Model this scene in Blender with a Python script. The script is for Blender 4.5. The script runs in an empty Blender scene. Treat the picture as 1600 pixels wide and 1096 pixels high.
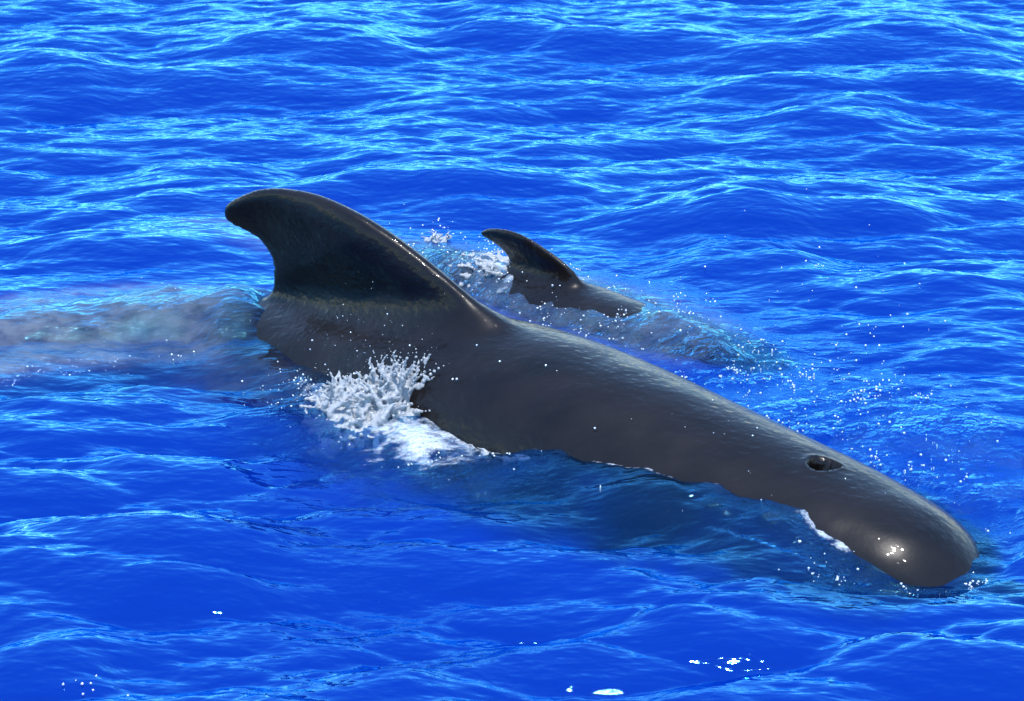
import bpy, bmesh, math, random
import numpy as np
from mathutils import Vector, noise
rng = np.random.default_rng(7)
random.seed(7)
R = math.radians
scene = bpy.context.scene
COL = scene.collection

# ------------------------------------------------------------------ camera
PITCH, DIST, LENS = R(22), 10.0, 109.0
CAM = np.array([0, -DIST * math.cos(PITCH), DIST * math.sin(PITCH)])
cd = bpy.data.cameras.new('camera')
cd.lens = LENS
cd.sensor_width = 36
cd.clip_start = 0.1
cd.clip_end = 20000
cd.dof.use_dof = True
cd.dof.focus_distance = 9.6
cd.dof.aperture_fstop = 9.0
cam = bpy.data.objects.new('camera', cd)
COL.objects.link(cam)
cam.location = CAM
cam.rotation_euler = (math.pi / 2 - PITCH, 0, 0)
scene.camera = cam

# ------------------------------------------------------------------ sky, sun, exposure
SUN = Vector((0.04, -0.24, 0.97)).normalized()      # direction towards the sun
SUN_EL = math.asin(SUN.z)
SUN_AZ = math.atan2(SUN.x, SUN.y)
world = bpy.data.worlds.new('World')
scene.world = world
world.use_nodes = True
wn = world.node_tree
wn.nodes.clear()
sky = wn.nodes.new('ShaderNodeTexSky')
sky.sky_type = 'NISHITA'
sky.sun_disc = False
sky.sun_elevation = SUN_EL
sky.sun_rotation = SUN_AZ
sky.air_density = 1.6
sky.dust_density = 0.0
sky.ozone_density = 10.0
sky.altitude = 300
bg = wn.nodes.new('ShaderNodeBackground')
bg.inputs['Strength'].default_value = 0.15
wo = wn.nodes.new('ShaderNodeOutputWorld')
wn.links.new(sky.outputs[0], bg.inputs['Color'])
wn.links.new(bg.outputs[0], wo.inputs['Surface'])
sl = bpy.data.lights.new('sun', 'SUN')
sl.energy = 2.6
sl.angle = R(0.5)
sl.color = (1.0, 0.95, 0.88)
so = bpy.data.objects.new('sun', sl)
COL.objects.link(so)
so.rotation_euler = SUN.to_track_quat('Z', 'Y').to_euler()
scene.cycles.caustics_reflective = False
scene.cycles.caustics_refractive = False
scene.view_settings.view_transform = 'Standard'
scene.view_settings.look = 'None'
scene.view_settings.exposure = 1.6
scene.view_settings.gamma = 1.0
scene.view_settings.use_curve_mapping = False

# ------------------------------------------------------------------ helpers
FPX = 1600 * LENS / 36
FW = np.array([0, math.cos(PITCH), -math.sin(PITCH)])
UP = np.array([0, math.sin(PITCH), math.cos(PITCH)])
RT = np.array([1.0, 0, 0])


def unp(x, y, z=0.0):
    """Place in the world, at height z, that was measured at photograph position x, y."""
    r = FW + RT * (x - 800) / FPX + UP * (548 - y) / FPX
    return CAM + (z - CAM[2]) / r[2] * r


def smooth(a, b, x):
    t = np.clip((x - a) / (b - a), 0, 1)
    return t * t * (3 - 2 * t)


def mesh_obj(name, verts, faces, mat, parent=None, shade=True):
    me = bpy.data.meshes.new(name)
    verts = np.asarray(verts, dtype=np.float32)
    faces = np.asarray(faces, dtype=np.int32)
    n, k = faces.shape
    me.vertices.add(len(verts))
    me.vertices.foreach_set('co', verts.ravel())
    me.loops.add(n * k)
    me.loops.foreach_set('vertex_index', faces.ravel())
    me.polygons.add(n)
    me.polygons.foreach_set('loop_start', np.arange(n, dtype=np.int32) * k)
    me.polygons.foreach_set('loop_total', np.full(n, k, dtype=np.int32))
    me.update(calc_edges=True)
    me.validate()
    if shade:
        me.polygons.foreach_set('use_smooth', np.ones(len(me.polygons), dtype=bool))
    me.materials.append(mat)
    o = bpy.data.objects.new(name, me)
    COL.objects.link(o)
    if parent is not None:
        o.parent = parent
    return o


def value_noise(x, y, seed=0, octaves=3):
    """Smooth 2D noise, about -1..1, for whole arrays."""
    out = np.zeros_like(x, dtype=float)
    amp, tot = 1.0, 0.0
    for o in range(octaves):
        tab = np.random.default_rng(seed * 31 + o).uniform(-1, 1, (256, 256))
        xi, yi = np.floor(x).astype(np.int64), np.floor(y).astype(np.int64)
        fx, fy = x - xi, y - yi
        fx, fy = fx * fx * (3 - 2 * fx), fy * fy * (3 - 2 * fy)
        g = lambda i, j: tab[(xi + i) % 256, (yi + j) % 256]
        out += amp * ((g(0, 0) * (1 - fx) + g(1, 0) * fx) * (1 - fy) + (g(0, 1) * (1 - fx) + g(1, 1) * fx) * fy)
        tot += amp
        amp *= 0.5
        x, y = x * 2.03 + 11.3, y * 2.03 + 5.7
    return out / tot


# ------------------------------------------------------------------ materials
class NT:
    def __init__(self, name):
        self.m = bpy.data.materials.new(name)
        self.m.use_nodes = True
        self.t = self.m.node_tree
        self.t.nodes.clear()
        self.out = self.t.nodes.new('ShaderNodeOutputMaterial')

    def n(self, kind, _out=0, **kw):
        nd = self.t.nodes.new('ShaderNode' + kind)
        for k, v in kw.items():
            key = k.replace('_', ' ')
            if key in nd.inputs or k in nd.inputs:
                s = nd.inputs[key if key in nd.inputs else k]
                if isinstance(v, bpy.types.NodeSocket):
                    self.t.links.new(v, s)
                else:
                    s.default_value = v
            else:
                setattr(nd, k, v)
        return nd

    def link(self, a, b):
        self.t.links.new(a, b)

    def math(self, op, a, b=0.0, c=None, clamp=False):
        nd = self.t.nodes.new('ShaderNodeMath')
        nd.operation = op
        nd.use_clamp = clamp
        for i, v in enumerate((a, b, c)):
            if v is None:
                continue
            if isinstance(v, bpy.types.NodeSocket):
                self.t.links.new(v, nd.inputs[i])
            else:
                nd.inputs[i].default_value = v
        return nd.outputs[0]

    def mix(self, f, a, b):
        nd = self.t.nodes.new('ShaderNodeMixShader')
        if isinstance(f, bpy.types.NodeSocket):
            self.t.links.new(f, nd.inputs[0])
        else:
            nd.inputs[0].default_value = f
        self.t.links.new(a, nd.inputs[1])
        self.t.links.new(b, nd.inputs[2])
        return nd.outputs[0]

    def noise(self, vec, scale, detail=4, rough=0.55):
        nd = self.n('TexNoise', Scale=scale, Detail=detail, Roughness=rough)
        self.t.links.new(vec, nd.inputs['Vector'])
        return nd.outputs['Fac']

    def mapping(self, vec, scale, rot=(0, 0, 0)):
        nd = self.n('Mapping')
        nd.inputs['Scale'].default_value = scale
        nd.inputs['Rotation'].default_value = rot
        self.t.links.new(vec, nd.inputs['Vector'])
        return nd.outputs[0]

    def attr(self, name):
        nd = self.t.nodes.new('ShaderNodeAttribute')
        nd.attribute_name = name
        return nd.outputs['Fac']

    def bump(self, h, strength, dist, normal=None):
        nd = self.t.nodes.new('ShaderNodeBump')
        nd.inputs['Distance'].default_value = dist
        if isinstance(strength, bpy.types.NodeSocket):
            self.t.links.new(strength, nd.inputs['Strength'])
        else:
            nd.inputs['Strength'].default_value = strength
        self.t.links.new(h, nd.inputs['Height'])
        if normal is not None:
            self.t.links.new(normal, nd.inputs['Normal'])
        return nd.outputs[0]


def water_material():
    M = NT('sea_water')
    co = M.n('TexCoord').outputs['Object']
    churn = M.attr('churn')
    clear = M.attr('clarity')
    foam = M.attr('foam')
    fine = M.noise(M.mapping(co, (7, 20, 7), (0, 0, R(-8))), 1.0, 2, 0.45)
    fine2 = M.noise(M.mapping(co, (22, 46, 22), (0, 0, R(14))), 1.0, 1, 0.4)
    rough = M.noise(M.mapping(co, (34, 48, 34)), 1.0, 4, 0.6)
    b1 = M.bump(fine, 1.0, 0.0085)
    b2 = M.bump(fine2, 1.0, 0.0035, b1)
    b3 = M.bump(rough, M.math('MULTIPLY', churn, 1.0, clamp=True), 0.05, b2)
    up = M.n('CombineXYZ', Z=1.0).outputs[0]
    body = M.n('BsdfDiffuse', Color=(0.0001, 0.0095, 0.142, 1))
    M.link(up, body.inputs['Normal'])
    thru = M.n('BsdfTransparent', Color=(0.40, 0.54, 0.74, 1))
    base = M.mix(clear, body.outputs[0], thru.outputs[0])
    # bubbles mixed into the water
    fn = M.noise(M.mapping(co, (26, 40, 26)), 1.0, 6, 0.7)
    fn2 = M.noise(M.mapping(co, (6, 9, 6), (0, 0, R(20))), 1.0, 3, 0.6)
    aer = M.attr('aerated')
    s = M.math('ADD', M.math('MULTIPLY', fn, 0.9), M.math('MULTIPLY', fn2, 0.5))
    thr = M.math('SUBTRACT', 1.08, M.math('MULTIPLY', foam, 0.85))
    fm = M.math('MULTIPLY', M.math('SUBTRACT', s, thr), 3.2, clamp=True)
    fm = M.math('MULTIPLY', fm, M.math('SUBTRACT', M.math('MULTIPLY', foam, 5.0), 0.4, clamp=True))
    white = M.n('BsdfDiffuse', Color=(0.46, 0.50, 0.54, 1))
    M.link(b3, white.inputs['Normal'])
    an = M.noise(M.mapping(co, (14, 22, 14)), 1.0, 5, 0.65)
    am = M.math('MULTIPLY', M.math('MULTIPLY', aer, M.math('SUBTRACT', M.math('MULTIPLY', an, 2.4), 0.5, clamp=True)), 0.85)
    grey = M.n('BsdfDiffuse', Color=(0.12, 0.135, 0.148, 1))
    M.link(b3, grey.inputs['Normal'])
    base = M.mix(am, base, grey.outputs[0])
    base = M.mix(M.math('MULTIPLY', fm, 0.85), base, white.outputs[0])
    gl = M.n('BsdfGlossy', Color=(0.20, 0.69, 0.98, 1), Roughness=0.04)
    M.link(b3, gl.inputs['Normal'])
    fr = M.n('Fresnel', IOR=1.34)
    M.link(b3, fr.inputs['Normal'])
    refl = M.math('MINIMUM', M.math('MAXIMUM', M.math('MULTIPLY_ADD', fr.outputs[0], 2.35, -0.012), 0.025), 0.62)
    M.link(M.mix(refl, base, gl.outputs[0]), M.out.inputs['Surface'])
    return M.m


def skin_material():
    M = NT('wet_whale_skin')
    co = M.n('TexCoord').outputs['Object']
    n1 = M.noise(M.mapping(co, (2.2, 6, 6)), 1.0, 5, 0.6)
    n2 = M.noise(M.mapping(co, (60, 60, 60)), 1.0, 3, 0.6)
    n3 = M.noise(M.mapping(co, (18, 24, 24)), 1.0, 4, 0.6)
    n4 = M.noise(M.mapping(co, (140, 140, 140)), 1.0, 2, 0.6)
    ramp = M.n('ValToRGB')
    M.link(n1, ramp.inputs[0])
    cr = ramp.color_ramp
    cr.elements[0].position = 0.3
    cr.elements[0].color = (0.0024, 0.0018, 0.0017, 1)
    cr.elements[1].position = 0.72
    cr.elements[1].color = (0.0085, 0.0063, 0.0060, 1)
    n0 = M.noise(M.mapping(co, (2.6, 3.6, 3.6), (0, 0, R(39))), 1.0, 2, 0.5)
    b1 = M.bump(n3, 0.5, 0.0014, M.bump(n0, 1.0, 0.02))
    b2 = M.bump(n2, 0.12, 0.0016, b1)
    n5 = M.noise(M.mapping(co, (32, 42, 42), (0, 0, R(39))), 1.0, 1.5, 0.5)
    wetp = M.noise(M.mapping(co, (5, 7, 7)), 1.0, 2, 0.5)
    wets = M.math('ADD', 0.6, M.math('MULTIPLY', M.math('SUBTRACT', wetp, 0.42), 6.0, clamp=True), clamp=True)
    b3 = M.bump(n5, wets, 0.0064, M.bump(n0, 1.0, 0.02))
    p = M.n('BsdfPrincipled', Roughness=0.34)
    M.link(ramp.outputs[0], p.inputs['Base Color'])
    M.link(b2, p.inputs['Normal'])
    p.inputs['Specular IOR Level'].default_value = 0.10
    p.inputs['Coat Weight'].default_value = 0.42
    p.inputs['Coat Roughness'].default_value = 0.04
    p.inputs['Coat IOR'].default_value = 1.34
    M.link(b3, p.inputs['Coat Normal'])
    M.link(p.outputs[0], M.out.inputs['Surface'])
    return M.m


def simple(name, color, rough, **kw):
    M = NT(name)
    co = M.n('TexCoord').outputs['Object']
    p = M.n('BsdfPrincipled', Roughness=rough)
    p.inputs['Base Color'].default_value = (*color, 1)
    for k, v in kw.items():
        p.inputs[k.replace('_', ' ')].default_value = v
    M.link(M.bump(M.noise(co, 90, 4), 0.6, 0.003), p.inputs['Normal'])
    M.link(p.outputs[0], M.out.inputs['Surface'])
    return M.m


def foam_material():
    M = NT('white_foam')
    co = M.n('TexCoord').outputs['Object']
    b = M.bump(M.noise(co, 110, 5, 0.7), 0.8, 0.006)
    d = M.n('BsdfDiffuse', Color=(0.58, 0.62, 0.66, 1))
    t = M.n('BsdfTranslucent', Color=(0.48, 0.60, 0.68, 1))
    g = M.n('BsdfGlossy', Color=(1, 1, 1, 1), Roughness=0.12)
    for x in (d, t, g):
        M.link(b, x.inputs['Normal'])
    s = M.mix(0.58, d.outputs[0], t.outputs[0])
    fr = M.n('Fresnel', IOR=1.33)
    M.link(b, fr.inputs['Normal'])
    M.link(M.mix(fr.outputs[0], s, g.outputs[0]), M.out.inputs['Surface'])
    return M.m


def drop_material():
    M = NT('water_drop')
    d = M.n('BsdfDiffuse', Color=(0.55, 0.62, 0.68, 1))
    t = M.n('BsdfTransparent', Color=(0.9, 0.95, 1, 1))
    g = M.n('BsdfGlossy', Color=(1, 1, 1, 1), Roughness=0.18)
    s = M.mix(0.45, d.outputs[0], t.outputs[0])
    M.link(M.mix(0.3, s, g.outputs[0]), M.out.inputs['Surface'])
    return M.m


MW, MS, MF, MD = water_material(), skin_material(), foam_material(), drop_material()
MDEEP = simple('deep_water', (0.001, 0.012, 0.07), 0.6)
MHOLE = simple('dark_inner_skin', (0.002, 0.0017, 0.0017), 0.8, Specular_IOR_Level=0.05)


# ------------------------------------------------------------------ whale shapes
class Whale:
    """A whale swept along a bent spine. u runs towards the snout, v towards the viewer's side."""

    def __init__(s, origin, heading, scale, lat, knots_u, T, A, Bk, nose, tail, bend_u, bend_to):
        s.o, s.h, s.k = np.array(origin), heading, scale
        s.ku, s.T, s.A, s.Bk, s.nose, s.tail = map(np.asarray, (knots_u, T, A, Bk, nose, tail))
        us = np.linspace(float(tail), float(nose), 420)
        hd = heading + (bend_to - heading) * smooth(bend_u[0], bend_u[1], us)
        i0 = np.argmin(abs(us))
        du = us[1] - us[0]
        x = np.cumsum(np.cos(hd)) * du
        y = np.cumsum(-np.sin(hd)) * du
        s.us, s.hd = us, hd
        s.nn0 = np.array([-math.sin(heading), -math.cos(heading)])
        s.px = x - x[i0] + s.o[0] + s.nn0[0] * lat
        s.py = y - y[i0] + s.o[1] + s.nn0[1] * lat
        s.lat = lat
        s.lean, s.z0 = 0.27, float(s.spl(s.T, np.array(-0.3 * scale)))

    def spl(s, vals, u):
        # smooth (Catmull-Rom like) interpolation through the knots
        ku = s.ku
        m = np.gradient(vals, ku)
        i = np.clip(np.searchsorted(ku, u) - 1, 0, len(ku) - 2)
        h = ku[i + 1] - ku[i]
        t = np.clip((u - ku[i]) / h, 0, 1)
        return ((1 + 2 * t) * (1 - t) ** 2 * vals[i] + t * (1 - t) ** 2 * h * m[i]
                + t * t * (3 - 2 * t) * vals[i + 1] + t * t * (t - 1) * h * m[i + 1])

    def section(s, u):
        T, A, Bk = s.spl(s.T, u), s.spl(s.A, u), s.spl(s.Bk, u)
        e = np.clip((s.nose - u) / (0.30 * s.k), 0, 1)
        e = np.sqrt(np.clip(1 - (1 - e) ** 2.3, 0, 1))
        e2 = np.clip((u - s.tail) / (0.2 * s.k), 0, 1) ** 0.5
        B = A * Bk
        return T - B, A * e * e2, B * e * e2           # centre height, half width, half height

    def frame(s, u):
        x, y, h = np.interp(u, s.us, s.px), np.interp(u, s.us, s.py), np.interp(u, s.us, s.hd)
        return x, y, np.cos(h), -np.sin(h)

    def world(s, u, v, z):
        x, y, cx, cy = s.frame(u)
        return np.stack([x + cy * v, y - cx * v, z], -1)   # v>0: towards the viewer

    def coords(s, x, y):
        """(u, v) of water points by nearest spine point."""
        sh = x.shape
        x, y = x.ravel(), y.ravel()
        U, V = np.full(x.size, 9.0), np.full(x.size, 9.0)
        near = np.where((x > s.px.min() - 1.2) & (x < s.px.max() + 1.2) & (y > s.py.min() - 1.2) & (y < s.py.max() + 1.2))[0]
        px, py = s.px[::3], s.py[::3]
        for c in range(0, len(near), 20000):
            ii = near[c:c + 20000]
            d = (x[ii, None] - px) ** 2 + (y[ii, None] - py) ** 2
            j = d.argmin(1)
            uj, hj = s.us[::3][j], s.hd[::3][j]
            dx, dy = x[ii] - px[j], y[ii] - py[j]
            U[ii] = uj + dx * np.cos(hj) - dy * np.sin(hj)
            V[ii] = -dx * np.sin(hj) - dy * np.cos(hj)
        return U.reshape(sh), V.reshape(sh)

    def top(s, U, V):
        """Height of the back over (u, v), and how far (u, v) is outside the body's plan."""
        zc, a, b = s.section(np.clip(U, s.tail, s.nose))
        over = np.where((U > s.nose) | (U < s.tail), 1.0, 0.0)
        a = np.maximum(a, 1e-3)
        q = np.clip(1 - (V / a) ** 2, 0, 1)
        z = zc + b * np.sqrt(q)
        out = np.maximum(np.abs(V) - a, 0) + np.where(U > s.nose, U - s.nose, 0) + np.where(U < s.tail, s.tail - U, 0)
        return z, out


def loft(rings):
    n, m = rings.shape[:2]
    v = rings.reshape(-1, 3)
    i = np.arange(n - 1)[:, None] * m
    j = np.arange(m)[None]
    f = np.stack([i + j, i + (j + 1) % m, i + m + (j + 1) % m, i + m + j], -1).reshape(-1, 4)
    return v, f


def solid(parts, name):
    """Closed shells given as (rings) joined to one continuous body by a voxel remesh."""
    bm = bmesh.new()
    for rings in parts:
        v, f = loft(rings)
        vs = [bm.verts.new(p) for p in v]
        for q in f:
            try:
                bm.faces.new([vs[k] for k in q])
            except ValueError:
                pass
        m = rings.shape[1]
        bm.faces.new(vs[:m][::-1])
        bm.faces.new(vs[-m:])
    bmesh.ops.recalc_face_normals(bm, faces=bm.faces)
    me = bpy.data.meshes.new(name)
    bm.to_mesh(me)
    bm.free()
    return me


def remeshed(me, voxel, smooth_it, mat, name):
    tmp = bpy.data.objects.new('tmp', me)
    COL.objects.link(tmp)
    md = tmp.modifiers.new('r', 'REMESH')
    md.mode = 'VOXEL'
    md.voxel_size = voxel
    if smooth_it:
        ms = tmp.modifiers.new('s', 'SMOOTH')
        ms.factor = 0.5
        ms.iterations = smooth_it
    dg = bpy.context.evaluated_depsgraph_get()
    out = bpy.data.meshes.new_from_object(tmp.evaluated_get(dg))
    bpy.data.objects.remove(tmp)
    bpy.data.meshes.remove(me)
    out.name = name
    out.materials.clear()
    out.materials.append(mat)
    out.polygons.foreach_set('use_smooth', np.ones(len(out.polygons), dtype=bool))
    o = bpy.data.objects.new(name, out)
    COL.objects.link(o)
    return o


def fin_rings(W, outline, thick):
    """outline: leading edge points and trailing edge points as (u, z) pairs from root to tip."""
    lead, trail = outline
    L, Tq = np.array(lead, float), np.array(trail, float)

    def resample(P, n):
        # Catmull-Rom through points, then even spacing
        t = np.linspace(0, len(P) - 1, 200)
        i = np.clip(t.astype(int), 0, len(P) - 2)
        f = (t - i)[:, None]
        p0, p1, p2, p3 = P[np.maximum(i - 1, 0)], P[i], P[i + 1], P[np.minimum(i + 2, len(P) - 1)]
        C = 0.5 * ((2 * p1) + (p2 - p0) * f + (2 * p0 - 5 * p1 + 4 * p2 - p3) * f ** 2 + (3 * p1 - p0 - 3 * p2 + p3) * f ** 3)
        d = np.r_[0, np.cumsum(np.hypot(*np.diff(C, axis=0).T))]
        s_ = np.linspace(0, d[-1], n)
        return np.stack([np.interp(s_, d, C[:, 0]), np.interp(s_, d, C[:, 1])], -1)
    n = 60
    L, Tq = resample(L, n), resample(Tq, n)
    rings = []
    m = 40
    for i in range(n):
        a, b = L[i], Tq[i]
        ph = np.linspace(0, 2 * math.pi, m, endpoint=False)
        c = 0.5 * (1 + np.cos(ph))                    # 1 leading .. 0 trailing
        ch = np.hypot(*(a - b))
        prof = 5 * (0.2969 * np.sqrt(1 - c + 1e-6) - 0.126 * (1 - c) - 0.3516 * (1 - c) ** 2 + 0.2843 * (1 - c) ** 3 - 0.1015 * (1 - c) ** 4)
        th = np.minimum(thick * ch, thick * 0.62) * prof * np.sign(np.sin(ph) + 1e-9) * (1 + 0.25 * (1 - i / n) ** 3)
        th = th + 0.0075 * np.sin(ph)
        u = b[0] + (a[0] - b[0]) * c
        z = b[1] + (a[1] - b[1]) * c
        th = th * (1 + 0.9 * np.exp(-np.maximum(z - W.spl(W.T, u) - 0.0, 0) / (0.03 * W.k)))
        rings.append(W.world(u, th + W.lean * (z - W.z0), z))
    return np.array(rings)


def px_outline(W, pts):
    """photo positions -> (u, z) on the whale's upright symmetry plane."""
    ax = np.array([math.cos(W.h), -math.sin(W.h), 0])
    nn = np.array([*W.nn0, 0])
    o = np.array([W.o[0], W.o[1], 0]) + nn * W.lat
    res = []
    for x, y in pts:
        r = unp(x, y, 0) - CAM
        t = -((CAM - o) @ nn - W.lean * (CAM[2] - W.z0)) / (r @ nn - W.lean * r[2])
        P = CAM + t * r
        res.append(((P - o) @ ax, P[2]))
    return res


H1 = R(39.5)
o1 = unp(800, 510, 0.268)
W1 = Whale(o1[:2], H1, 1.0, 0.0,
           [-3.6, -3.0, -2.4, -1.9, -1.5, -1.1, -0.6, -0.2, 0.1, 0.4, 0.7, 1.0, 1.25, 1.5, 1.75],
           np.array([-0.36, -0.22, -0.05, 0.02, 0.055, 0.10, 0.18, 0.245, 0.262, 0.24, 0.20, 0.158, 0.12, 0.065, -0.02]),
           np.array([0.05, 0.12, 0.26, 0.31, 0.32, 0.31, 0.31, 0.335, 0.355, 0.365, 0.348, 0.332, 0.308, 0.252, 0.20]),
           np.array([1.3, 1.3, 1.2, 1.1, 1.0, 1.0, 1.0, 1.0, 1.0, 1.0, 1.0, 0.98, 0.95, 0.9, 0.9]),
           1.73, -3.6, (-0.6, -1.9), R(-24))
o2 = unp(905, 452, 0.06)
W2 = Whale(o2[:2], R(41), 0.5, 0.02,
           [-1.6, -1.2, -0.8, -0.4, 0.0, 0.3, 0.6, 0.85],
           np.array([-0.15, -0.08, 0.01, 0.07, 0.082, 0.066, 0.03, -0.05]),
           np.array([0.03, 0.07, 0.13, 0.18, 0.20, 0.185, 0.15, 0.12]),
           np.array([1.2, 1.1, 1.0, 1.0, 1.0, 1.0, 1.0, 0.95]),
           0.88, -1.6, (-0.3, -1.2), R(20))

# ------------------------------------------------------------------ sea surface
TILE, N = 12.0, 1024
DX = TILE / N


def wave_field():
    k1 = np.fft.fftfreq(N, d=DX) * 2 * math.pi
    KX, KY = np.meshgrid(k1, k1, indexing='ij')
    K = np.hypot(KX, KY) + 1e-9
    lam = 2 * math.pi / K
    th = np.arctan2(KY, KX)
    spread = 0.0
    for a, w, p in ((R(-90), 1.0, 10), (R(-68), 0.55, 16), (R(-116), 0.45, 16), (R(-40), 0.08, 6)):
        spread = spread + w * np.clip(np.cos(th - a), 0, 1) ** p
    S = K ** -1.95 * spread
    S = S * np.exp(-(lam / 0.85) ** 2) * np.exp(-(0.045 / lam) ** 2)
    S[0, 0] = 0
    ph = np.random.default_rng(21).normal(size=(N, N)) + 1j * np.random.default_rng(22).normal(size=(N, N))
    Hk = S * ph
    h = np.fft.ifft2(Hk).real
    gx = np.fft.ifft2(1j * KX * Hk).real
    gy = np.fft.ifft2(1j * KY * Hk).real
    sc = 0.26 / math.sqrt((gx ** 2 + gy ** 2).mean())
    cx = np.fft.ifft2(-1j * KX / K * Hk).real
    cy = np.fft.ifft2(-1j * KY / K * Hk).real
    return h * sc, cx * sc, cy * sc


WH, WX, WY = wave_field()


def axis(lo, hi, far, grow=1.12):
    n0 = int(round((hi - lo) / DX))
    core = lo + np.arange(n0 + 1) * DX
    a, st = [], DX
    x = core[-1]
    while x < far:
        st *= grow
        x += st
        a.append(x)
    b, st = [], DX
    x = core[0]
    while x > -far:
        st *= grow
        x -= st
        b.append(x)
    return np.r_[b[::-1], core, a], np.r_[np.full(len(b), 0.0), np.full(len(core), 1.0), np.full(len(a), 0.0)]


GX, _ = axis(-2.75, 2.75, 6000)
GY, _ = axis(-3.9, 5.0, 6000)
X, Y = np.meshgrid(GX, GY, indexing='ij')
SX, SY = np.gradient(GX), np.gradient(GY)
STEP = np.maximum(SX[:, None], SY[None])


def sample(Fd, x, y):
    u, v = x / DX, y / DX
    i, j = np.floor(u).astype(np.int64), np.floor(v).astype(np.int64)
    f, g = u - i, v - j
    s_ = lambda a, b: Fd[(i + a) % N, (j + b) % N]
    return (s_(0, 0) * (1 - f) + s_(1, 0) * f) * (1 - g) + (s_(0, 1) * (1 - f) + s_(1, 1) * f) * g


fade = 1 / (1 + (np.maximum(STEP - 0.05, 0) / 0.15) ** 2)
U1, V1 = W1.coords(X, Y)
U2, V2 = W2.coords(X, Y)
t1, out1 = W1.top(U1, V1)
t2, out2 = W2.top(U2, V2)
calm = 1 - 0.55 * np.exp(-(out1 / 0.25) ** 2) - 0.75 * np.exp(-(out2 / 0.30) ** 2)
calm = np.clip(calm, 0.22, 1)
calm = calm * (1 + 0.35 * smooth(-0.2, -2.4, Y))
Z = sample(WH, X, Y) * fade * calm
Z += 0.19 * sample(WH, X * 2.7 + 3.1, Y * 2.7 + 5.3) * fade * calm * (0.35 + 0.65 * smooth(0.6, -1.6, Y)) * (STEP < 0.03)
CX = sample(WX, X, Y) * fade * calm * 0.8
CY = sample(WY, X, Y) * fade * calm * 0.8

# the larger swells that lie in view: crest centre, half length, height, turn of the crest
RIDGES = [(1385, 66, 150, .075, -3), (800, 46, 90, .06, 4), (1030, 66, 170, .045, -2), (500, 72, 130, .07, -6),
          (60, 122, 110, .07, -12), (330, 60, 70, .03, 0), (1240, 150, 150, .045, -6), (1510, 140, 140, .055, -10),
          (420, 110, 150, .035, 5), (330, 300, 120, .04, 6), (620, 296, 150, .065, -2), (830, 305, 130, .05, -12),
          (1085, 335, 120, .05, 2), (1290, 340, 170, .06, -7), (1160, 405, 110, .06, -4), (1420, 470, 200, .04, -3),
          (210, 395, 170, .045, 2), (1300, 200, 110, .035, -8), (700, 200, 120, .03, 0),
          (100, 893, 270, .085, -9), (330, 920, 150, .045, -12), (70, 1045, 110, .06, 8), (1090, 985, 200, .05, -3), (1500, 1000, 160, .04, -6),
          (90, 715, 170, .04, 10), (700, 820, 170, .045, -8), (1250, 925, 150, .035, -10), (1560, 560, 120, .04, -8), (1450, 640, 150, .035, -14)]
for (rx, ry, hl, hh, ang) in RIDGES:
    c = unp(rx, ry, 0)
    mpp = np.linalg.norm(c - CAM) / FPX
    a = R(ang)
    dx, dy = X - c[0], Y - c[1]
    al = (dx * math.cos(a) + dy * math.sin(a)) / (hl * mpp)
    pd = -dx * math.sin(a) + dy * math.cos(a)
    pd = pd + 0.10 * al * al + 0.05 * value_noise(X * 2.2, Y * 2.2, int(rx), 2)
    wf, wr = 0.20, 0.42
    prof = np.where(pd < 0, np.exp(-(pd / wf) ** 2), np.exp(-(np.abs(pd) / wr) ** 1.3))
    if ry > 780 and rx > 400:
        hh *= 0.7
    if ry < 500:
        hh *= 1.35
    Z += 0.85 * hh * prof * np.exp(-np.abs(al) ** 3) * np.where(out1 < 0.05, 0.3, 1.0)

# long swell lanes of disturbed water trailing off the whale (photo positions of each lane's bend points)


def lane(pts, w):
    P = np.array([unp(x, y, 0)[:2] for x, y in pts])
    best = np.full(X.shape, 9.0)
    for a, b in zip(P[:-1], P[1:]):
        ab = b - a
        t = np.clip(((X - a[0]) * ab[0] + (Y - a[1]) * ab[1]) / (ab @ ab), 0, 1)
        d = np.hypot(X - a[0] - t * ab[0], Y - a[1] - t * ab[1])
        best = np.minimum(best, d)
    return np.exp(-(best / w) ** 2)


def spot(x, y, wx, wy):
    c = unp(x, y, 0)
    return np.exp(-((X - c[0]) / wx) ** 2 - ((Y - c[1]) / wy) ** 2)


nz = value_noise(X * 5, Y * 5, 3, 3)
nz2 = value_noise(X * 14, Y * 14, 4, 3)
# bow hollow round the snout, lip of water pushed up along the near flank
bow = np.exp(-(((U1 - 1.68) / 0.38) ** 2)) * np.exp(-(out1 / 0.16) ** 2)
Z -= 0.047 * bow * np.where(V1 > -0.35, 1, 0.4)
zc_, a_, b_ = W1.section(np.clip(U1, -3.5, 1.72))
flank = smooth(0.15, 0.45, U1) * (1 - smooth(1.12, 1.6, U1))
vw = a_ * np.sqrt(np.clip(1 - ((0.03 - zc_) / np.maximum(b_, 1e-3)) ** 2, 0, 1))
lip = np.where(V1 > vw, np.exp(-((V1 - vw) / 0.16) ** 2), 1.0) * (V1 > 0)
Z += 0.070 * flank * lip * (1 + 0.32 * nz + 0.12 * nz2)
Z += 0.05 * smooth(-1.3, -0.8, U1) * (1 - smooth(-0.1, 0.3, U1)) * lip * (1 + 0.4 * nz)
Z += 0.018 * np.exp(-((U1 - 1.2) / 0.28) ** 2) * lip
# ring of ripples spreading off the near flank
Z += 0.006 * np.sin(out1 * 34 + nz * 2.5) * np.exp(-((out1 - 0.45) / 0.35) ** 2) * (V1 > -0.1) * smooth(-1.5, -0.6, U1)
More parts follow.
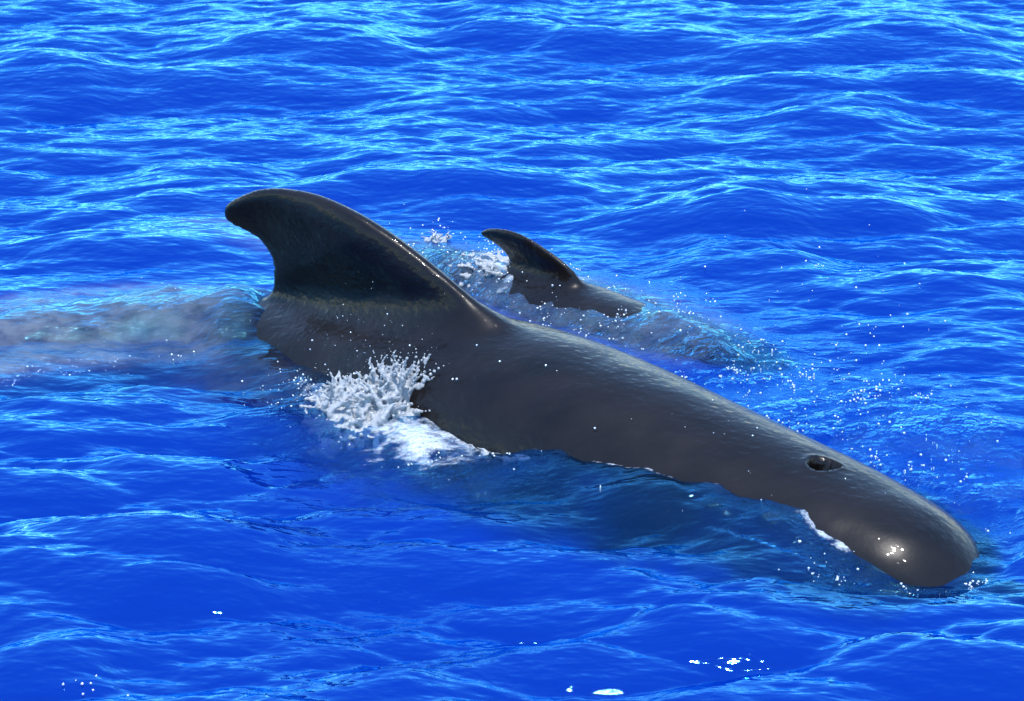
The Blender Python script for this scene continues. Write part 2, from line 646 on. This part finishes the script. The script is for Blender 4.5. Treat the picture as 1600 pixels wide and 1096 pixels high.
# water sliding over the tail stock and over the second whale's back
inside1 = np.exp(-(out1 / 0.05) ** 2)
film1 = smooth(-0.82, -1.05, U1)
tgt = t1 + 0.012 + 0.012 * nz + 0.006 * nz2 + 0.02 * smooth(-1.3, -2.2, U1)
lift = np.maximum(tgt - 0.38 * out1 - Z, 0)
film1 = smooth(-0.80, -1.12, U1 + 0.10 * nz + 0.05 * nz2)
Z += lift * film1
hump = film1 * smooth(-3.2, -2.0, U1)
Z += hump * (0.035 * np.exp(-((V1 - 0.1) / 0.34) ** 2) * (1 + 0.6 * nz))
wash2 = np.exp(-(out2 / 0.10) ** 2)
bare2 = smooth(-0.30, -0.1, U2) * (1 - smooth(0.12, 0.40, U2)) * np.exp(-((V2 - 0.01 + 0.02 * nz) / 0.10) ** 2)
tgt2 = t2 + 0.001 + 0.002 * nz2 + 0.004 * nz - 0.022 * bare2 + 0.010 * smooth(0.3, 0.45, U2)
Z += np.maximum(tgt2 - 0.45 * out2 - Z, 0) * smooth(-1.3, -0.7, U2)
Z += 0.02 * wash2 * (0.5 + nz) * (1 - bare2)
Z = np.where(out2 <= 0, np.minimum(Z, Z + (t2 - 0.012 - Z) * np.clip(bare2 * 1.6 - 0.5, 0, 1)), Z)
tracks = np.maximum(lane([(480, 770), (700, 950), (900, 1050), (1050, 1100)], .45), 0.7 * lane([(0, 800), (250, 850), (560, 930), (800, 1080)], .35))
tracks = np.maximum(tracks, 0.6 * lane([(800, 800), (1000, 900), (1250, 950)], .3))
Z += tracks * 0.010 * value_noise(X * 5 + Y * 2, Y * 13 - X * 3, 12, 3)
# no face of the open sea leans towards the viewer's side more than a small wave can
for _ in range(14):
    sl_ = np.zeros_like(Z)
    sl_[:, 1:-1] = (Z[:, 2:] - Z[:, :-2]) / (GY[2:] - GY[:-2])[None]
    m_ = smooth(0.30, 0.44, sl_) * smooth(0.05, 0.2, out1) * smooth(0.05, 0.2, out2)
    B_ = Z.copy()
    for k in (1, 2, 3):
        B_[:, k:-k] += Z[:, 2 * k:] + Z[:, :-2 * k]
        B_[k:-k] += Z[2 * k:] + Z[:-2 * k]
    B_[3:-3, 3:-3] /= 13
    B_[:3], B_[-3:], B_[:, :3], B_[:, -3:] = Z[:3], Z[-3:], Z[:, :3], Z[:, -3:]
    mm = m_.copy()
    for k in (1, 2, 3, 4):
        mm[:, k:] = np.maximum(mm[:, k:], m_[:, :-k])
        mm[:, :-k] = np.maximum(mm[:, :-k], m_[:, k:])
    Z += 0.8 * mm * (B_ - Z)
# churned, broken water
churn = (0.55 * spot(860, 480, .45, .35) + 0.5 * spot(1000, 560, .5, .3) + 0.5 * spot(1150, 600, .5, .35)
         + 0.8 * spot(1330, 700, .45, .4) + 0.35 * spot(1480, 760, .3, .4) + 0.9 * spot(720, 440, .25, .25)
         + 0.2 * hump * inside1 * (0.4 + 1.2 * smooth(-0.2, 0.5, nz)) + 0.9 * spot(600, 660, .3, .3) + 0.7 * spot(240, 545, .22, .14)  + 0.8 * spot(740, 720, .25, .3)
         + 0.07 * lane([(500, 800), (700, 960), (900, 1060), (1050, 1100)], .28)
         + 0.05 * lane([(0, 800), (250, 850), (560, 930), (800, 1080)], .25)
         + 0.6 * lane([(900, 735), (1050, 748), (1200, 795), (1300, 850), (1370, 905), (1480, 900)], .05)
         + 0.8 * spot(1300, 850, .12, .25) + 0.55 * spot(1190, 815, .16, .14) + 0.5 * lane([(870, 560), (1040, 620), (1200, 690), (1350, 760), (1500, 850)], .06))
churn = np.clip(churn * (0.75 + 0.6 * nz), 0, 1) * (1 - 0.85 * bare2)
Z += churn * 0.012 * nz2 * fade
Z += churn * 0.007 * value_noise(X * 32, Y * 32, 8, 2) * fade
foam = (0.5 * spot(600, 635, .15, .12) + 0.45 * spot(560, 655, .14, .16) + 0.15 * spot(610, 670, .2, .2) + 0.46 * spot(750, 695, .17, .2) + 0.34 * spot(650, 690, .2, .22)
        + 0.75 * spot(775, 440, .13, .14) + 0.6 * spot(860, 465, .25, .12) + 0.3 * spot(560, 730, .25, .3)
        + 0.0 * spot(700, 990, .5, .4) + 0.22 * hump * inside1 + 0.35 * spot(1000, 540, .3, .25)
        + 0.55 * spot(680, 370, .07, .12) + 0.12 * spot(80, 530, .2, .12) + 0.55 * spot(470, 620, .1, .15)
        + 0.42 * np.clip(0.5 + 1.8 * nz2, 0, 1.3) * lane([(930, 742), (1050, 752), (1200, 800), (1290, 845), (1345, 905), (1390, 915)], .04)
        + 0.35 * spot(1410, 715, .04, .12) + 0.25 * spot(1280, 850, .09, .2) + 0.12 * spot(760, 700, .2, .25))
rim = np.exp(-((Z - t1 - 0.004) / 0.014) ** 2) * (out1 <= 0.01) * (V1 > 0) * smooth(-0.3, 0.2, U1)
foam = np.clip(foam + rim * (0.6 + 0.6 * nz), 0, 1) * np.clip(0.75 + 0.7 * nz2, 0, 1.3)
foam = np.clip(foam, 0, 1)
depth1 = np.maximum(Z - t1, 0) + out1 * 1.0
depth2 = np.maximum(Z - t2, 0) + out2 * 2.2
clear = np.maximum(0.95 * np.exp(-(depth1 / np.where(V1 > 0, 0.62 + 0.35 * flank, 0.12)) ** 2) * smooth(-3.3, -1.8, U1), 0.92 * np.exp(-(depth2 / 0.13) ** 2))
clear = clear * (1 - 0.35 * smooth(-1.5, -2.6, U1)) * np.clip(1 + 0.25 * nz, 0, 1.04)
clear = np.clip(clear, 0, 0.97) * (1 - smooth(0.20 + 0.15 * nz, 0.50 + 0.15 * nz, np.minimum(out1, out2 + 0.1)))

aer = np.clip(0.0 + 0.95 * hump * inside1 * smooth(-0.78, -1.35, U1 + 0.12 * nz) + 0.7 * wash2 * (1 - smooth(0.45, 0.78, U2)) * (1 - 0.6 * bare2) + 0.35 * foam + 0.35 * spot(380, 600, .26, .2), 0, 1) * np.clip(0.7 + 0.3 * nz, 0, 1)
aer = aer ** 1.35
P = np.stack([X + CX, Y + CY, Z], -1)
nx, ny = X.shape
ii = (np.arange(nx - 1)[:, None] * ny + np.arange(ny - 1)[None])
F = np.stack([ii, ii + ny, ii + ny + 1, ii + 1], -1).reshape(-1, 4)
water = mesh_obj('sea', P.reshape(-1, 3), F, MW)
for nm, arr in (('churn', churn), ('foam', foam), ('clarity', clear), ('aerated', aer)):
    at = water.data.attributes.new(nm, 'FLOAT', 'POINT')
    at.data.foreach_set('value', arr.astype(np.float32).ravel())
water['kind'] = 'structure'
water['label'] = 'rippled deep blue open sea around the two whales'
deep = mesh_obj('deep_water', [(-6000, -6000, -2.2), (6000, -6000, -2.2), (6000, 6000, -2.2), (-6000, 6000, -2.2)], [(0, 1, 2, 3)], MDEEP)
deep['kind'] = 'structure'
deep['label'] = 'dark deep water below the surface'


def sea_z(x, y):
    i = np.clip(np.searchsorted(GX, x), 0, len(GX) - 1)
    j = np.clip(np.searchsorted(GY, y), 0, len(GY) - 1)
    return Z[i, j]


# ------------------------------------------------------------------ whales
def body_rings(W, n, m=84):
    q = np.linspace(0, 1, n)
    u = W.tail + (W.nose - W.tail) * (1 - (1 - q) ** 1.6)
    u = np.sort(np.r_[u[:-1], W.nose - 0.3 * W.k * np.array([.1, .06, .03, .015, .006, .002])])
    u[0] = W.tail + 0.002
    zc, a, b = W.section(u)
    ph = np.linspace(0, 2 * math.pi, m, endpoint=False)
    rings = []
    for i in range(len(u)):
        rings.append(W.world(np.full(m, u[i]), a[i] * np.cos(ph), zc[i] + b[i] * np.sin(ph)))
    return np.array(rings)


def paddle(W, u0, side, z0, k, span, sweep, chord):
    """flipper or fluke half: a tapered flat blade reaching sideways."""
    rings = []
    for t in np.linspace(0, 1, 16):
        c = chord * k * math.sqrt(max(1 - t ** 2.2, 0.003))
        ph = np.linspace(0, 2 * math.pi, 20, endpoint=False)
        u = u0 - sweep * k * t ** 1.4 + c * 0.5 * np.cos(ph)
        rings.append(W.world(u, np.full(20, side * span * k * t), z0 - (0.75 if chord < 0.3 else 0.15) * k * t + 0.02 * k * np.sin(ph)))
    return np.array(rings)


def fillet(o, W):
    """Relax the skin where the fin grows out of the back."""
    me = o.data
    co = np.empty(len(me.vertices) * 3, dtype=np.float32)
    me.vertices.foreach_get('co', co)
    co = co.reshape(-1, 3).astype(float)
    U, V = W.coords(co[:, 0], co[:, 1])
    U = np.clip(U, W.tail, W.nose)
    T, k = W.spl(W.T, U), W.k
    w = np.exp(-((co[:, 2] - T + 0.01 * k) / (0.075 * k)) ** 4) * np.exp(-(V / (0.26 * k)) ** 4)
    w = w * smooth(-1.35 * k, -1.15 * k, U) * (1 - smooth(0.3 * k, 0.55 * k, U)) * 0.6
    ed = np.empty(len(me.edges) * 2, dtype=np.int32)
    me.edges.foreach_get('vertices', ed)
    ed = ed.reshape(-1, 2)
    cnt = np.bincount(ed.ravel(), minlength=len(co)).astype(float)
    for _ in range(70):
        nb = np.stack([np.bincount(ed[:, 0], co[ed[:, 1], c], len(co)) + np.bincount(ed[:, 1], co[ed[:, 0], c], len(co)) for c in range(3)], -1)
        co += w[:, None] * (nb / cnt[:, None] - co)
    me.vertices.foreach_set('co', co.astype(np.float32).ravel())
    me.update()


def build_whale(W, fin, thick, voxel, name, blow=None):
    parts = [body_rings(W, 150), fin_rings(W, fin, thick)]
    for s_ in (-1, 1):
        parts.append(paddle(W, 0.75 * W.k, s_, W.section(np.array(0.75 * W.k))[0] - 0.12 * W.k, W.k, 0.95, 0.55, 0.24))
        parts.append(paddle(W, W.tail + 0.28 * W.k, s_, W.section(np.array(W.tail + 0.4 * W.k))[0], W.k, 0.6, 0.35, 0.4))
    o = remeshed(solid(parts, name), voxel, 8, MS, name)
    fillet(o, W)
    if blow:
        me = o.data
        co = np.empty(len(me.vertices) * 3, dtype=np.float32)
        me.vertices.foreach_get('co', co)
        co = co.reshape(-1, 3)
        U, V = W.coords(co[:, 0].astype(float), co[:, 1].astype(float))
        u0, v0, ru, rv, dp = blow
        up_ = co[:, 2] > W.section(np.clip(U, W.tail, W.nose))[0]
        du = (U - u0) / ru
        e1, e2 = 0.77 * (U - u0) - 0.64 * (V - v0), 0.64 * (U - u0) + 0.77 * (V - v0)
        rr = np.sqrt((e1 / ru) ** 2 + (e2 / (rv * np.sqrt(np.clip(1 - 0.6 * e1 / ru, 0.3, 1.6)))) ** 2)
        w = (1 - smooth(0.72, 1.1, rr)) * up_
        lipw = np.exp(-((rr - 1.22) / 0.22) ** 2) * up_
        co[:, 2] += -dp * w + 0.003 * lipw
        me.vertices.foreach_set('co', co.ravel())
        me.update()
    return o


lead1 = px_outline(W1, [(880, 600), (800, 512), (740, 470), (690, 428), (640, 388), (590, 353), (540, 324), (490, 303), (440, 292), (406, 291), (385, 297), (372, 303), (365, 309)])
trail1 = px_outline(W1, [(440, 560), (418, 474), (430, 456), (436, 425), (432, 400), (420, 378), (405, 362), (390, 351), (378, 343), (371, 337), (366, 331), (363, 322)])
whale = build_whale(W1, (lead1, trail1), 0.17, 0.0075, 'pilot_whale', (1.155, 0.0, 0.046, 0.034, 0.085))
whale['label'] = 'large dark grey pilot whale with tall hooked fin surfacing in the foreground'
whale['category'] = 'whale'
whale['group'] = 'pilot whales at the surface'
# blowhole lining
bz = float(W1.section(np.array(1.155))[0] + W1.section(np.array(1.155))[2])
rg = []
for r_, z_ in ((0.036, -0.022), (0.034, -0.045), (0.030, -0.068), (0.018, -0.078), (0.001, -0.080)):
    ph = np.linspace(0, 2 * math.pi, 28, endpoint=False)
    rg.append(W1.world(1.155 + r_ * np.cos(ph), r_ * np.sin(ph), np.full(28, bz + z_) - 0.01 * np.cos(ph) * r_ / .05))
v_, f_ = loft(np.array(rg))
bh = mesh_obj('blowhole', v_, f_, MHOLE, whale)

lead2 = px_outline(W2, [(955, 505), (918, 455), (900, 430), (875, 406), (850, 388), (825, 372), (800, 361), (778, 357), (762, 357), (754, 360)])
trail2 = px_outline(W2, [(780, 505), (786, 455), (791, 436), (794, 418), (792, 402), (785, 392), (775, 383), (765, 376), (755, 370), (751, 365)])
calf = build_whale(W2, (lead2, trail2), 0.10, 0.0055, 'pilot_whale')
calf['label'] = 'small pilot whale with only its little hooked fin above the water, behind the large one'
calf['category'] = 'whale'
calf['group'] = 'pilot whales at the surface'


# ------------------------------------------------------------------ splash and drops
def ico(sub):
    bm = bmesh.new()
    bmesh.ops.create_icosphere(bm, subdivisions=sub, radius=1)
    v = np.array([p.co[:] for p in bm.verts])
    f = np.array([[p.index for p in q.verts] for q in bm.faces])
    bm.free()
    return v, f


def blobs(name, pts, rad, mat, sub=1, stretch=None):
    v, f = ico(sub)
    n = len(pts)
    sc = np.asarray(rad)[:, None, None] * np.ones((1, 1, 3))
    if stretch is not None:
        sc = sc * np.asarray(stretch)[:, None, :]
    VV = (v[None] * sc + np.asarray(pts)[:, None]).reshape(-1, 3)
    FF = (f[None] + (np.arange(n) * len(v))[:, None, None]).reshape(-1, 3)
    return mesh_obj(name, VV, FF, mat)


def splash(name, jets, voxel, seed):
    """Torn sheets and fingers of froth: every jet is a thinning, arching string of blobs."""
    g = np.random.default_rng(seed)
    pts, rad = [], []
    for (x, y, wpx, hm, dep, n, r0) in jets:          # foot position, width, height m, depth m
        for _ in range(n):
            off = g.normal()
            px = x + off * wpx * 0.5
            b = unp(px, y, 0)
            hgt = hm * math.exp(-0.5 * off * off) * (0.3 + 0.65 * g.random() ** 0.8)
            dx, dy = g.normal(0.02, 0.05) * (0.4 + hm * 4), g.normal() * 0.03
            by = b[1] + g.normal() * dep
            z0 = max(sea_z(b[0], by), -0.05) - 0.02
            m = 13
            wob = g.normal(size=3) * 0.012
            for k in range(m):
                t = k / (m - 1)
                pts.append((b[0] + dx * t + wob[0] * math.sin(7 * t + wob[2] * 90), by + dy * t + wob[1] * math.sin(5 * t),
                            z0 + hgt * (1.25 * t - 0.25 * t ** 3)))
                rad.append(r0 * 1.65 * (1.15 - 0.85 * t) * g.uniform(.75, 1.2))
            if g.random() < 0.7:
                for _ in range(2):
                    pts.append((pts[-1][0] + g.normal() * .02, pts[-1][1] + g.normal() * .02, z0 + hgt * g.uniform(1.05, 1.4)))
                    rad.append(r0 * g.uniform(.14, .28))
    pts = np.array(pts)
    o = blobs('tmp_blobs', pts, np.array(rad), MF, 1)
    me = o.data
    bpy.data.objects.remove(o)
    return remeshed(me, voxel, 6, MF, name)


sp = splash('splash', [(585, 655, 70, .10, .05, 190, .010), (612, 655, 24, .20, .025, 90, .008), (600, 652, 8, .25, .012, 14, .008),
                       (645, 652, 12, .21, .015, 36, .007), (535, 648, 36, .13, .04, 90, .008), (580, 672, 100, .035, .07, 150, .007),
                       (500, 642, 26, .05, .04, 30, .005)], 0.0030, 3)
sp['label'] = 'white frothy splash against the flank of the large whale below its fin'
sp['category'] = 'splash'
sp2 = splash('splash', [(760, 700, 60, .04, .05, 80, .006), (795, 708, 40, .03, .05, 50, .006), (710, 695, 60, .025, .07, 60, .006)], 0.0036, 5)
sp2['label'] = 'low pale foam beside the large whale, right of the tall splash'
sp2['category'] = 'foam'
sp3 = splash('splash', [(778, 442, 34, .05, .04, 80, .007), (745, 438, 40, .03, .05, 60, .006), (850, 462, 60, .015, .05, 40, .005)], 0.0036, 6)
sp4 = splash('splash', [(680, 378, 11, .07, .012, 22, .006)], 0.0034, 9)
sp4['label'] = 'tiny spurt of white water between the two fins'
sp4['category'] = 'splash'
sp3['label'] = 'small white wash behind the fin of the small whale'
sp3['category'] = 'foam'

g = np.random.default_rng(11)
pts, rad, st = [], [], []


def drops(x, y, sx, sy, n, r, hmax, streak=0.0):
    cl = [(g.normal(x, sx), g.normal(y, sy)) for _ in range(max(n // 14, 1))]
    for _ in range(n):
        px, py = g.normal(x, sx), g.normal(y, sy)
        if n < 1000 and g.random() < 0.55:
            c_ = cl[g.integers(len(cl))]
            px, py = g.normal(c_[0], 9), g.normal(c_[1], 4)
        b = unp(px, py, 0)
        h = hmax * g.random() ** 2.5
        z = sea_z(b[0], b[1])
        uu, vv = W1.coords(np.array([b[0]]), np.array([b[1]]))
        tz, ou = W1.top(uu, vv)
        if ou[0] <= 0:
            if g.random() > 0.04:
                continue
            z = max(z, tz[0])
        pts.append((b[0], b[1], z + h))
        rad.append(min(r * 0.70 * g.lognormal(-.1, .5), 0.0042))
        s_ = 1 + streak * g.random()
        st.append((1, 1, s_))


drops(1270, 640, 110, 60, 260, .0034, .03)
drops(1180, 590, 70, 30, 130, .0036, .02)
drops(1400, 720, 80, 80, 130, .0034, .05)
drops(1330, 450, 110, 60, 40, .0048, .02)
drops(1300, 600, 160, 130, 30, .0019, .25, 5)
drops(1150, 700, 200, 60, 30, .0017, .2, 5)
drops(1530, 850, 14, 25, 45, .0042, .03)
drops(1420, 905, 50, 8, 30, .0035, .02)
drops(960, 510, 80, 30, 170, .0036, .02)
drops(830, 450, 70, 22, 180, .004, .03)
drops(690, 400, 45, 30, 110, .0038, .06)
drops(600, 622, 50, 22, 500, .0021, .24)
drops(605, 618, 42, 20, 1300, .0014, .24)
drops(560, 640, 60, 25, 260, .0026, .12)
drops(760, 690, 70, 30, 190, .0040, .05)
drops(480, 610, 40, 20, 90, .0042, .03)
drops(240, 530, 70, 26, 190, .0034, .02)  # pale drops over the tail stand in for sun sparkles on the water
drops(80, 530, 50, 10, 60, .0034, .02)
drops(480, 520, 90, 40, 40, .0036, .08)
drops(1000, 742, 70, 5, 120, .0026, .015)  # tiny drops along the waterline, here to the head, added as sun glints
drops(1130, 760, 50, 7, 120, .0026, .015)
drops(1230, 800, 35, 14, 120, .0026, .015)
drops(1300, 850, 30, 35, 120, .0036, .02)
drops(150, 1085, 30, 6, 8, .005, .03)
dp = blobs('drops_and_glints', np.array(pts), np.array(rad), MD, 1, np.array(st))
dp['kind'] = 'stuff'
dp['label'] = 'scattered water drops thrown up round the whales, some standing in for sun glints'
